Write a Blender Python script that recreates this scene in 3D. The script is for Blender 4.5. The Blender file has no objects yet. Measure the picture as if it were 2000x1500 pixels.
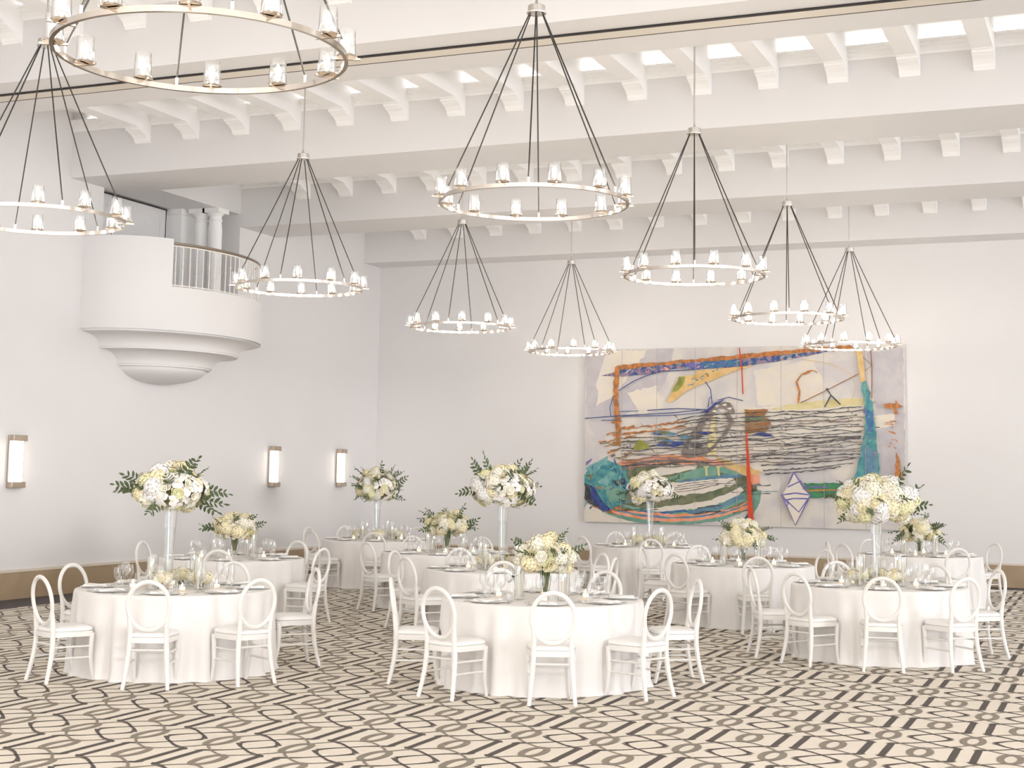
import bpy, bmesh, math, random
from math import sin, cos, pi, radians as RAD, hypot, atan2, sqrt
from mathutils import Vector, Matrix
random.seed(7)
SC = bpy.context.scene
COL = SC.collection
H = 1.85            # eye height of the photographer
XL, YB = -14.4, 27.4  # left wall, back wall
ZS, ZC = 6.15, 7.14   # underside of the deep beams, ceiling between them
XR = 15.0              # the hall goes on to the right as far as the window side

# ------------------------------------------------------------------ materials
MATS = {}
def mat(name, col, rough=.5, metal=0., spec=.5, emit=None, estr=0., noise=None, bump=0., bscale=60., sheen=0., trans=None):
    if name in MATS: return MATS[name]
    m = bpy.data.materials.new(name); m.use_nodes = True
    nt = m.node_tree; b = nt.nodes['Principled BSDF']
    b.inputs['Base Color'].default_value = (*col, 1)
    b.inputs['Roughness'].default_value = rough
    b.inputs['Metallic'].default_value = metal
    b.inputs['Specular IOR Level'].default_value = spec
    if sheen: b.inputs['Sheen Weight'].default_value = sheen
    if trans: b.inputs['Transmission Weight'].default_value = trans
    if emit:
        b.inputs['Emission Color'].default_value = (*emit, 1); b.inputs['Emission Strength'].default_value = estr
    if noise or bump:
        tc = nt.nodes.new('ShaderNodeTexCoord')
    if noise:                      # (second colour, scale, detail, contrast)
        c2, sc, det, con = noise
        n = nt.nodes.new('ShaderNodeTexNoise'); n.inputs['Scale'].default_value = sc; n.inputs['Detail'].default_value = det
        r = nt.nodes.new('ShaderNodeValToRGB')
        r.color_ramp.elements[0].position = .5 - con; r.color_ramp.elements[1].position = .5 + con
        r.color_ramp.elements[0].color = (*col, 1); r.color_ramp.elements[1].color = (*c2, 1)
        nt.links.new(tc.outputs['Object'], n.inputs['Vector']); nt.links.new(n.outputs['Fac'], r.inputs['Fac'])
        nt.links.new(r.outputs['Color'], b.inputs['Base Color'])
    if bump:
        n2 = nt.nodes.new('ShaderNodeTexNoise'); n2.inputs['Scale'].default_value = bscale; n2.inputs['Detail'].default_value = 4
        bp = nt.nodes.new('ShaderNodeBump'); bp.inputs['Strength'].default_value = bump; bp.inputs['Distance'].default_value = .02
        nt.links.new(tc.outputs['Object'], n2.inputs['Vector']); nt.links.new(n2.outputs['Fac'], bp.inputs['Height'])
        nt.links.new(bp.outputs['Normal'], b.inputs['Normal'])
    MATS[name] = m; return m

def thin_glass(name, tint, gloss=1.0, edge=.62):
    m = bpy.data.materials.new(name); m.use_nodes = True; nt = m.node_tree
    for n in list(nt.nodes): nt.nodes.remove(n)
    out = nt.nodes.new('ShaderNodeOutputMaterial'); mix = nt.nodes.new('ShaderNodeMixShader')
    t = nt.nodes.new('ShaderNodeBsdfTransparent'); g = nt.nodes.new('ShaderNodeBsdfGlossy'); g.inputs['Roughness'].default_value = .04
    g.inputs['Color'].default_value = (gloss, gloss, gloss, 1)
    lw = nt.nodes.new('ShaderNodeLayerWeight'); lw.inputs['Blend'].default_value = .5
    def power(e, a, b):
        p = nt.nodes.new('ShaderNodeMath'); p.operation = 'POWER'; p.inputs[1].default_value = e
        r = nt.nodes.new('ShaderNodeMapRange'); r.inputs['To Min'].default_value = a; r.inputs['To Max'].default_value = b
        nt.links.new(lw.outputs['Facing'], p.inputs[0]); nt.links.new(p.outputs[0], r.inputs['Value']); return r.outputs['Result']
    c = nt.nodes.new('ShaderNodeMix'); c.data_type = 'RGBA'
    c.inputs['A'].default_value = (*tint, 1); c.inputs['B'].default_value = (*[x*edge for x in tint], 1)   # a longer path through the rim looks darker
    nt.links.new(power(3.5, 0, 1), c.inputs['Factor']); nt.links.new(c.outputs['Result'], t.inputs['Color'])
    nt.links.new(power(1.8, .06, .9), mix.inputs['Fac'])
    nt.links.new(t.outputs[0], mix.inputs[1]); nt.links.new(g.outputs[0], mix.inputs[2]); nt.links.new(mix.outputs[0], out.inputs['Surface'])
    MATS[name] = m; return m

WALL = mat('white wall paint', (.745, .733, .732), .6, noise=((.775, .763, .762), .7, 3, .3), bump=.03, bscale=160)
CEIL = mat('white ceiling paint', (.93, .925, .92), .6, noise=((.95, .945, .94), .9, 3, .3))
STONE = mat('tan stone skirting', (.36, .255, .155), .45, noise=((.47, .36, .24), 2.2, 8, .28), bump=.05, bscale=30)
STONEC = mat('pale stone cap', (.70, .62, .52), .45, noise=((.74, .67, .58), 5, 6, .3))
CARPB = mat('carpet border', (.075, .062, .06), .95, noise=((.10, .085, .08), 90, 3, .2))
CARP = mat('carpet ground', (.78, .705, .60), .95, noise=((.86, .79, .69), 150, 4, .18), bump=.25, bscale=220)
CARPD = mat('carpet dark line', (.068, .056, .05), .95, noise=((.125, .105, .092), 200, 2, .2))
CARPM = mat('carpet stippled ring', (.13, .11, .09), .95, noise=((.40, .35, .28), 260, 2, .12))
LINEN = mat('white table linen', (.82, .795, .77), .75, sheen=.1, noise=((.85, .825, .80), 6, 3, .3), bump=.04, bscale=300)
CHAIRW = mat('white lacquered wood', (.81, .79, .76), .32, noise=((.84, .82, .79), 9, 2, .3))
SEATW = mat('white leatherette', (.86, .84, .82), .42, noise=((.88, .865, .845), 14, 2, .3), bump=.04, bscale=90)
NICK = mat('polished nickel', (.56, .50, .44), .10, 1., noise=((.64, .58, .52), 12, 2, .3))
SATIN = mat('satin nickel', (.62, .58, .54), .35, 1., noise=((.68, .64, .60), 20, 2, .3))
CORD = mat('black cable sleeve', (.02, .017, .015), .6, noise=((.035, .03, .026), 60, 2, .3))
BULB = mat('glowing bulb', (1, .85, .6), .4, emit=(1, .90, .78), estr=180)
FLAME = mat('candle flame', (1, .8, .5), .4, emit=(1, .74, .42), estr=9)
DIFF = mat('lit opal diffuser', (1, .95, .88), .5, emit=(1, .90, .76), estr=6)
COVE = mat('cove light strip', (1, 1, 1), .5, emit=(1, .99, .98), estr=2.6)
BRONZE = mat('brushed bronze nickel', (.50, .42, .34), .38, .85, noise=((.58, .49, .40), 40, 2, .3))
CHINA = mat('white china', (.88, .875, .87), .38, noise=((.875, .87, .865), 8, 2, .3))
SILVER = mat('silver cutlery', (.74, .73, .72), .16, 1., noise=((.8, .79, .78), 30, 2, .3))
NAPKIN = mat('white napkin linen', (.85, .83, .80), .8, noise=((.88, .86, .83), 20, 2, .3))
WAX = mat('ivory candle wax', (.86, .80, .66), .5, noise=((.88, .83, .70), 20, 2, .3))
WICKM = mat('burnt wick', (.05, .04, .03), .9, noise=((.08, .06, .05), 20, 2, .3))
VOT = mat('votive glow wax', (.95, .80, .60), .5, emit=(1, .68, .36), estr=1.2)
ORCH = mat('white orchid petal', (.87, .855, .83), .55, noise=((.89, .875, .855), 30, 2, .3))
CREAM = mat('cream petal', (.87, .78, .50), .6, noise=((.89, .83, .60), 25, 3, .3))
IVORY = mat('ivory petal', (.87, .83, .68), .6, noise=((.89, .86, .74), 25, 3, .3))
LIMEF = mat('pale green yellow petal', (.76, .74, .42), .6, noise=((.83, .81, .55), 25, 3, .3))
CENT = mat('yellow flower centre', (.70, .52, .12), .6, noise=((.78, .62, .2), 60, 2, .3))
FOLI = mat('moss green foliage', (.20, .24, .08), .6, noise=((.40, .42, .20), 18, 4, .2))
LEAF = mat('dark green leaf', (.055, .085, .035), .5, noise=((.11, .15, .06), 20, 3, .3))
STEM = mat('green stem', (.12, .17, .05), .5, noise=((.22, .27, .10), 40, 3, .3))
BLACK = mat('black slot', (.012, .01, .01), .7, noise=((.02, .018, .018), 20, 2, .3))
TRACKP = mat('pale track strip', (.70, .64, .55), .5, noise=((.76, .70, .62), 1.2, 3, .2))
DOORG = mat('pale grey door lacquer', (.74, .735, .735), .5, noise=((.77, .765, .765), 3, 3, .3))
RAILM = mat('white painted iron', (.82, .79, .75), .4, noise=((.85, .82, .78), 20, 2, .3))
RAILT = mat('bronze handrail', (.26, .20, .15), .35, .6, noise=((.33, .26, .2), 30, 2, .3))
GLASS = thin_glass('clear glassware', (.975, .98, .98))
GSHADE = thin_glass('clear lamp glass', (.97, .97, .965))
VGLASS = thin_glass('clear vase glass', (.97, .975, .975))
WATER = thin_glass('vase water', (.965, .975, .97), .9)

# ------------------------------------------------------------------ mesh helper
class MB:
    def __init__(s): s.v = []; s.f = []; s.m = []; s.mats = []; s.cur = 0
    def use(s, m):
        if m not in s.mats: s.mats.append(m)
        s.cur = s.mats.index(m); return s
    def add(s, vs, fs):
        o = len(s.v); s.v.extend(tuple(v) for v in vs)
        for f in fs: s.f.append(tuple(i + o for i in f)); s.m.append(s.cur)
    def box(s, a, b):
        x0, y0, z0 = a; x1, y1, z1 = b
        s.add([(x0,y0,z0),(x1,y0,z0),(x1,y1,z0),(x0,y1,z0),(x0,y0,z1),(x1,y0,z1),(x1,y1,z1),(x0,y1,z1)],
              [(0,3,2,1),(4,5,6,7),(0,1,5,4),(1,2,6,5),(2,3,7,6),(3,0,4,7)])
    def tube(s, pts, rs, n=8, closed=False, flat=1.0, up=None, cap=True):
        """sweep of an n-gon along pts; rs radius or list; flat squeezes the second axis"""
        P = [Vector(p) for p in pts]; N = len(P)
        if not hasattr(rs, '__len__'): rs = [rs] * N
        vs = []; prev = None
        for i in range(N):
            if closed: t = P[(i+1) % N] - P[i-1]
            else: t = P[min(i+1, N-1)] - P[max(i-1, 0)]
            t.normalize()
            if up is not None: a = Vector(up).cross(t)
            elif prev is None: a = (Vector((0,0,1)) if abs(t.z) < .9 else Vector((1,0,0))).cross(t)
            else: a = prev - t * prev.dot(t)
            if a.length < 1e-6: a = Vector((1,0,0)).cross(t)
            a.normalize(); prev = a; b = t.cross(a)
            for k in range(n):
                w = 2*pi*(k+.5)/n
                vs.append(P[i] + a*(cos(w)*rs[i]) + b*(sin(w)*rs[i]*flat))
        fs = []
        M = N if closed else N-1
        for i in range(M):
            j = (i+1) % N
            for k in range(n): fs.append((i*n+k, i*n+(k+1)%n, j*n+(k+1)%n, j*n+k))
        if cap and not closed:
            fs.append(tuple(range(n-1,-1,-1))); fs.append(tuple((N-1)*n+k for k in range(n)))
        s.add(vs, fs)
    def lathe(s, prof, n=20, c=(0,0,0), capb=False, capt=False):
        vs = []; fs = []
        for r, z in prof:
            for k in range(n):
                w = 2*pi*k/n; vs.append((c[0]+r*cos(w), c[1]+r*sin(w), c[2]+z))
        for i in range(len(prof)-1):
            for k in range(n): fs.append((i*n+k, i*n+(k+1)%n, (i+1)*n+(k+1)%n, (i+1)*n+k))
        if capb: fs.append(tuple(range(n-1,-1,-1)))
        if capt: fs.append(tuple((len(prof)-1)*n+k for k in range(n)))
        s.add(vs, fs)
    def grid(s, rows, wrap=False):
        nr = len(rows); nc = len(rows[0]); vs = [p for r in rows for p in r]; fs = []
        for i in range(nr-1):
            for k in range(nc if wrap else nc-1):
                fs.append((i*nc+k, i*nc+(k+1)%nc, (i+1)*nc+(k+1)%nc, (i+1)*nc+k))
        s.add(vs, fs)
    def xform(s, M, start=0):
        for i in range(start, len(s.v)): s.v[i] = tuple(M @ Vector(s.v[i]))
    def mesh(s, name, smooth=True):
        me = bpy.data.meshes.new(name); me.from_pydata(s.v, [], s.f)
        for m in s.mats: me.materials.append(m)
        if len(s.mats) > 1: me.polygons.foreach_set('material_index', s.m)
        me.polygons.foreach_set('use_smooth', [smooth]*len(s.f))
        if smooth: me.set_sharp_from_angle(angle=RAD(38))
        me.update(); return me
    def build(s, name, parent=None, smooth=True, loc=None, bevel=0):
        o = bpy.data.objects.new(name, s.mesh(name, smooth)); COL.objects.link(o)
        if parent: o.parent = parent
        if loc: o.location = loc
        if bevel:
            b = o.modifiers.new('bevel', 'BEVEL'); b.width = bevel; b.segments = 2; b.limit_method = 'ANGLE'
        return o
def M(m): return MB().use(m)

def tag(o, label, cat, group=None, kind=None):
    o['label'] = label; o['category'] = cat
    if group: o['group'] = group
    if kind: o['kind'] = kind
    return o
def thing(name, label, cat, loc=(0,0,0), rz=0, group=None):
    o = bpy.data.objects.new(name, None); COL.objects.link(o); o.empty_display_size = .1
    o.location = loc; o.rotation_euler = (0,0,rz); return tag(o, label, cat, group)
def struct(o, label=None, cat=None):
    o['kind'] = 'structure'
    if label: o['label'] = label
    if cat: o['category'] = cat
    return o
def dup(root, loc, rz, label=None, group=None):
    r = root.copy(); COL.objects.link(r); r.location = loc; r.rotation_euler = (0,0,rz)
    if label: r['label'] = label
    if group: r['group'] = group
    for ch in list(root.children):
        c = ch.copy(); COL.objects.link(c); c.parent = r
        for g in list(ch.children):
            d = g.copy(); COL.objects.link(d); d.parent = c
    return r

# ------------------------------------------------------------------ the hall
def carpet():
    b = MB()
    b.use(CARP); b.add([(XL,-9,0),(XR,-9,0),(XR,YB,0),(XL,YB,0)], [(0,1,2,3)])
    b.use(CARPB)
    z = .0012
    b.add([(XL,-9,z),(XL+.88,-9,z),(XL+.88,YB,z),(XL,YB,z)], [(0,1,2,3)])
    b.add([(XL+.88,YB-.62,z),(XR,YB-.62,z),(XR,YB,z),(XL+.88,YB,z)], [(0,1,2,3)])
    PU, PV = .59, 1.2
    OX, OY = -2.502, 11.775
    x0, x1, y0, y1 = XL+.88, 7.5, 3.5, YB-.62
    def strip(pts, cx, cy, sx=1, z=.0015):
        vs = []; n = len(pts)
        for i, (u, v, w) in enumerate(pts):
            a = pts[max(i-1,0)]; c = pts[min(i+1,n-1)]
            tx, ty = c[0]-a[0], c[1]-a[1]; l = hypot(tx, ty) or 1
            nx, ny = -ty/l*w/2, tx/l*w/2
            for q in ((u+nx, v+ny), (u-nx, v-ny)):
                vs.append((min(max(cx+sx*q[0], x0), x1), min(max(cy+q[1], y0), y1), z))
        fs = []
        for i in range(n-1):
            f = (2*i, 2*i+1, 2*i+3, 2*i+2)
            fs.append(f if sx < 0 else f[::-1])
        b.add(vs, fs)
    bar = [(.222,-.262,0.015),(.224,-.235,0.049),(.224,0,0.052),(.224,.235,0.049),(.222,.262,0.015)]
    zig = [(.240,.220,0.054),(.222,.262,0.051),(.17,.285,0.041),(.09,.335,0.024),(0,.42,0.020),(-.07,.485,0.023),(-.125,.555,0.037),(-.147,.592,0.051)]
    zig2 = [(-.147,.608,0.051),(-.125,.645,0.037),(-.07,.715,0.023),(0,.78,0.020),(.09,.865,0.024),(.17,.915,0.041),(.222,.938,0.051),(.240,.98,0.054)]
    lk = [(0,.165,.024),(.07,.20,.02),(.155,.268,.018),(.235,.352,.02),(.295,.44,.024)]
    lk2 = [(.295,.76,.024),(.235,.848,.02),(.155,.932,.018),(.07,1.0,.02),(0,1.035,.024)]
    for i in range(-20, 18):
        for j in range(-8, 14):
            cx, cy = OX+i*PU, OY+j*PV
            if cx < x0-.35 or cx > x1+.3 or cy > y1+1.2 or cy < y0-1.2: continue
            b.use(CARPD)
            for sx in (1, -1):
                strip(bar, cx, cy, sx, .0016); strip(zig, cx, cy, sx, .0019); strip(zig2, cx, cy, sx, .0022)
            b.use(CARPM)
            for sx in (1, -1): strip(lk, cx, cy, sx, .0025); strip(lk2, cx, cy, sx, .0028)
            for (ox, oy) in ((0, 0), (.295, .6)):
                n = 28; vs = []
                for k in range(n):
                    w = 2*pi*k/n
                    for (ra, rb) in ((.092,.192),(.041,.135)):
                        vs.append((min(max(cx+ox+ra*cos(w), x0), x1), min(max(cy+oy+rb*sin(w), y0), y1), .0031))
                b.add(vs, [(2*k, 2*((k+1)%n), 2*((k+1)%n)+1, 2*k+1) for k in range(n)])
    return b.build('floor', smooth=False)
struct(carpet(), 'patterned beige and brown carpet floor with linked hexagons and rings', 'floor')

AY0, AY1 = 18.2, 22.0      # niche behind the balcony
AZ0, AZ1 = 4.35, 6.38
XD = -15.4
def walls():
    b = M(WALL)
    def q(*p): b.add(p, [tuple(range(len(p)))])
    for (y0, y1, z0, z1) in ((-9, AY0, 0, ZC+.1), (AY1, YB, 0, ZC+.1), (AY0, AY1, 0, AZ0), (AY0, AY1, AZ1, ZC+.1)):
        q((XL,y0,z0),(XL,y1,z0),(XL,y1,z1),(XL,y0,z1))
    # niche lining
    q((XL,AY0,AZ0),(XL,AY1,AZ0),(XD,AY1,AZ0),(XD,AY0,AZ0))
    q((XL,AY0,AZ1),(XD,AY0,AZ1),(XD,AY1,AZ1),(XL,AY1,AZ1))
    q((XL,AY0,AZ0),(XD,AY0,AZ0),(XD,AY0,AZ1),(XL,AY0,AZ1))
    q((XL,AY1,AZ0),(XL,AY1,AZ1),(XD,AY1,AZ1),(XD,AY1,AZ0))
    q((XD,AY0,AZ0),(XD,AY1,AZ0),(XD,AY1,AZ1),(XD,AY0,AZ1))
    struct(b.build('wall_left', smooth=False), 'white side wall carrying the balcony and three sconces', 'wall')
    b = M(WALL); b.add([(XL,YB,0),(XR,YB,0),(XR,YB,ZC+.1),(XL,YB,ZC+.1)], [(0,1,2,3)])
    struct(b.build('wall_back', smooth=False), 'warm white end wall behind the large painting', 'wall')
walls()
def skirting():
    b = M(STONE); b.box((XL,-9,0),(XL+.035,YB,.375)); b.use(STONEC); b.box((XL,-9,.375),(XL+.042,YB,.41))
    struct(b.build('baseboard_left', smooth=False), 'tall tan stone skirting along the side wall', 'baseboard')
    b = M(STONE); b.box((XL+.042,YB-.035,0),(XR,YB,.385)); b.use(STONEC); b.box((XL+.042,YB-.042,.385),(XR,YB,.42))
    struct(b.build('baseboard_back', smooth=False), 'tall tan stone skirting under the painting wall', 'baseboard')
skirting()

BEAMS = [(8.05, 9.27), (12.74, 13.96), (17.41, 18.62), (22.0, 23.2), (26.66, YB)]
def ceiling():
    b = M(CEIL); b.add([(XL,-9,ZC),(XL,YB,ZC),(XR,YB,ZC),(XR,-9,ZC)], [(0,1,2,3)])
    root = struct(b.build('ceiling', smooth=False), 'white ceiling divided by deep beams and short ribs', 'ceiling')
    nm = ['first cross beam, above the photographer', 'beam with the black partition track', 'second broad cross beam before the balcony', 'third broad cross beam past the balcony', 'last cross beam against the painting wall']
    for i, (y0, y1) in enumerate(BEAMS):
        b = M(WALL); b.box((XL,y0,ZS),(XR,y1,ZC))
        t = struct(b.build('trim_%d' % (i+1), smooth=False), 'white ' + nm[i], 'beam')
        if i < 1: continue
        # stepped cornice along the front face, just under the ceiling
        b = M(CEIL)
        pr = [(0,-.30),(.018,-.30),(.018,-.265),(.036,-.255),(.036,-.22),(.060,-.21),(.060,-.17),(.085,-.16),(.085,-.13),(0,-.12)]
        b.grid([[(XL, y0-d, ZC+z), (XR, y0-d, ZC+z)] for d, z in pr])
        b.build('cornice', t, smooth=False)
        b = M(COVE); b.box((XL+.3,y0-.05,ZC-.124),(XR,y0-.012,ZC-.112)); b.build('cove_light', t, smooth=False)
    # ribs that span each bay and land on stepped corbels
    prev = None
    for bi in range(1, 5):
        ya, yb = BEAMS[bi-1][1], BEAMS[bi][0]
        zb = 6.76
        prof = [(ya, ZC), (ya, zb), (yb-.34, zb), (yb-.34, zb-.012), (yb-.30, zb-.012), (yb-.285, zb-.04), (yb-.25, zb-.04), (yb-.23, zb-.055), (yb-.15, zb-.08), (yb-.085, zb-.125), (yb-.07, zb-.16), (yb-.055, zb-.16), (yb-.05, zb-.185), (yb, zb-.185), (yb, ZC)]
        w = .12
        b = M(CEIL); n = len(prof)
        b.add([(-w, y, z) for y, z in prof] + [(w, y, z) for y, z in prof],
              [tuple(range(n)), tuple(range(2*n-1, n-1, -1))] + [(i, i+n, (i+1)%n+n, (i+1)%n) for i in range(n)])
        me = b.mesh('rib', smooth=False)
        for k in range(0, 17):
            x = -13.1 + .84*k
            o = bpy.data.objects.new('rib', me); COL.objects.link(o); o.parent = root; o.location = (x, 0, 0)
ceiling()
def track():
    b = M(TRACKP); b.box((XL,13.16,ZS-.012),(XR,13.40,ZS)); b.use(BLACK); b.box((XL,13.13,ZS-.014),(XR,13.175,ZS)); b.box((XL,13.385,ZS-.014),(XR,13.40,ZS))
    struct(b.build('trim_6', smooth=False), 'black slotted partition track under the cross beam', 'track')
track()

# balcony --------------------------------------------------------------------
def balcony():
    yc = 19.68
    root = thing('balcony', 'white bow fronted balcony corbelled out from the side wall', 'balcony', (XL, yc, 0))
    ST = .22
    def ring(rx, ry, st, z, n=49):
        pts = [(0, -ry, z)]
        for k in range(n):
            w = -pi/2 + pi*k/(n-1); pts.append((st + rx*cos(w), ry*sin(w), z))
        pts.append((0, ry, z)); return pts
    RX, RY = 1.27, 1.92
    b = M(WALL)
    b.grid([ring(RX, RY, ST, 3.93), ring(RX, RY, ST, 4.60), ring(RX-.14, RY-.14, ST, 4.60), ring(RX-.14, RY-.14, ST, AZ0)])
    b.add(ring(RX-.14, RY-.14, ST, AZ0), [tuple(range(51))])
    b.build('parapet', root)
    # taller solid end of the parapet on the near side
    b = M(WALL); k0 = 15
    def arc(d, z): return ring(RX-d, RY-d, ST, z)[:k0]
    b.grid([arc(0,4.60), arc(0,5.33), arc(.14,5.33), arc(.14,4.60)])
    e = [arc(0,4.60)[-1], arc(.14,4.60)[-1], arc(.14,5.33)[-1], arc(0,5.33)[-1]]; b.add(e, [(0,1,2,3)])
    b.build('parapet_end', root)
    b = M(WALL)
    P = [(RX, RY, ST, 3.93), (RX-.05, RY-.05, ST, 3.93), (RX-.05, RY-.06, ST, 3.90)]
    def curve(r0, r1, z0, z1, kind, n=9):
        for i in range(1, n+1):
            t = i/n
            a = sin(t*pi/2) if kind else 1-cos(t*pi/2)
            c = 1-cos(t*pi/2) if kind else sin(t*pi/2)
            f = c; g = a
            yield r0+(r1-r0)*f, z0+(z1-z0)*g
    def addp(r, z):
        s = r/RY; P.append((max(.05, r*(.70+.30*(1-s))), r, ST*max(0,(s-.45)/.55), z))
    addp(1.86, 3.90); addp(1.80, 3.885)
    for r, z in curve(1.80, 1.44, 3.885, 3.70, False): addp(r, z)
    addp(1.42, 3.70); addp(1.42, 3.67); addp(1.36, 3.67)
    for r, z in curve(1.36, .98, 3.67, 3.47, False): addp(r, z)
    addp(.95, 3.47); addp(.95, 3.44); addp(.88, 3.44)
    for i in range(1, 13):
        t = i/12*pi/2; addp(.88*cos(t)+.004, 3.44-.24*sin(t))
    b.grid([ring(*p) for p in P])
    b.build('moulding', root)
    # railing
    pts = ring(RX-.07, RY-.07, ST, 0)
    b = M(RAILM); b.tube([(x, y, 5.235) for x, y, z in pts[13:42]], .013, 6); b.tube([(x, y, 4.63) for x, y, z in pts[13:42]], .011, 6)
    rl = b.build('railing', root)
    b = M(RAILT); b.tube([(x, y, 5.27) for x, y, z in pts[13:42]], .022, 6); b.build('handrail', rl)
    # balusters evenly along the curve
    P2 = [Vector(p) for p in pts[13:42]]; L = [0]
    for i in range(1, len(P2)): L.append(L[-1] + (P2[i]-P2[i-1]).length)
    N = 25
    for k in range(N):
        d = L[-1]*(k+.3)/N; i = max(j for j in range(len(L)) if L[j] <= d); i = min(i, len(P2)-2)
        p = P2[i].lerp(P2[i+1], (d-L[i])/(L[i+1]-L[i]))
        b = M(RAILM); b.tube([(0,0,4.6),(0,0,5.24)], .0095, 6)
        for h in ((4.82, 5.03) if k % 3 == 1 else (4.93,)):
            b.lathe([(.004,-.02),(.02,0),(.004,.02)], 8, (0,0,h))
        b.build('baluster', rl, loc=(p.x, p.y, 0))
balcony()
def niche():
    b = M(DOORG); y0, y1 = 18.3, 21.1
    b.box((XD+.002, y0, AZ0),(XD+.05, y1, AZ1-.02))
    b.use(BLACK)
    for y in (19.62,): b.box((XD+.05, y, AZ0),(XD+.053, y+.012, AZ1-.02))
    b.box((XD+.05, y0, AZ1-.035),(XD+.075, y1+.012, AZ1-.018)); b.box((XD+.03, y1, AZ0),(XD+.06, y1+.010, AZ1-.02))
    b.use(DOORG)
    for (a, c) in ((18.45,19.5),(19.8,20.95)):
        b.box((XD+.05, a, AZ0+.2),(XD+.056, a+.02, AZ1-.2)); b.box((XD+.05, c-.02, AZ0+.2),(XD+.056, c, AZ1-.2)); b.box((XD+.05, a, AZ1-.22),(XD+.056, c, AZ1-.2))
    struct(b.build('door_1', smooth=False), 'pale grey folding panel door at the back of the balcony', 'door')
    b = M(CEIL); b.box((XD+.002, 21.22, AZ0),(XD+.30, 21.62, AZ1-.03)); b.box((XD+.002, 21.16, AZ1-.10),(XD+.34, 21.66, AZ1))
    struct(b.build('trim_7', smooth=False), 'flat white pier beside the balcony door', 'pier')
    for i, x in enumerate((XL-.42, XL-.13)):
        b = M(CEIL)
        b.lathe([(.15,AZ0),(.15,AZ0+.05),(.13,AZ0+.09),(.122,AZ0+.12),(.122,AZ1-.36),(.105,AZ1-.22),(.12,AZ1-.215),(.12,AZ1-.19),(.108,AZ1-.18),(.108,AZ1-.13),(.15,AZ1-.08)], 28, (0,0,0))
        b.box((-.165,-.165,AZ1-.08),(.165,.165,AZ1))
        struct(b.build('column', loc=(x, 21.42, 0)), 'round white column with moulded capital, ' + ('inner one by the balcony pier' if i == 0 else 'outer one at the niche edge'), 'column')
niche()

# sconces ---------------------------------------------------------------------
def sconce():
    SP = [(16.5, 'nearest the left edge'), (23.33, 'middle one of three, left of the corner'), (25.84, 'closest to the room corner')]
    for y, w in SP:
        t = thing('wall_sconce', 'lit rectangular bronze wall sconce, ' + w, 'sconce', (XL, y, 1.92), 0, 'wall sconces along the side wall')
        M_ = M(BRONZE); M_.box((0,-.145,-.37),(.03,.145,.37)); M_.build('backplate', t, bevel=.004)
        b = M(DIFF); n = 12
        rows = []
        for z in (-.285, .285):
            rows.append([(.03 + .075*sin(pi*k/n)**.6, -.125 + .25*k/n, z) for k in range(n+1)])
        b.grid(rows); b.build('diffuser', t)
        for z in (-.37, .285):
            b = M(BRONZE); b.box((.028,-.14,z),(.105,.14,z+.085)); b.build('end_cap', t, bevel=.006)
sconce()

# ------------------------------------------------------------------ chandeliers
S_ = 1.016; RR = .76*S_
RZ = H + 2.1825*S_; HH = 1.594*S_
CH = [((-4.4332,6.3515), 10.2, 'large chandelier cut off by the top left corner'),
      ((-4.3365,10.8769), -3.3, 'chandelier at top centre of the hall'),
      ((-4.2574,15.4348), .5, 'chandelier right of the top centre one'),
      ((-8.836,10.2654), 14.8, 'chandelier cut by the left edge, in front of the balcony'),
      ((-9.0777,15.1892), -16.7, 'chandelier just right of the balcony'),
      ((-9.149,20.028), -13.5, 'chandelier left of centre, above the end wall'),
      ((-9.0299,24.5098), 19, 'farthest chandelier beside the top left of the painting'),
      ((-4.1957,20.0296), 1.5, 'chandelier above the painting, third in the right row'),
      ((-4.0828,24.4379), -22, 'farthest chandelier overlapping the top right of the painting')]
def lamp_meshes():
    d = {}
    b = M(NICK); b.lathe([(.0,-.004),(.056,-.004),(.060,.002),(.056,.006),(.0,.006)], 20); b.lathe([(.016,.006),(.016,.052),(.013,.056),(0,.056)], 12)
    b.box((-.075,-.007,-.016),(.075,.007,-.004)); d['lamp_holder'] = b.mesh('lamp_holder')
    b = M(BULB); b.lathe([(.008,.054),(.012,.062),(.0165,.078),(.016,.092),(.010,.112),(.0015,.126)], 12); d['bulb'] = b.mesh('bulb')
    b = M(GSHADE); b.lathe([(.030,.007),(.050,.008),(.0525,.012),(.0465,.150),(.044,.150),(.049,.016)], 24); d['glass_shade'] = b.mesh('glass_shade')
    return d
LM = lamp_meshes()
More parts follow.
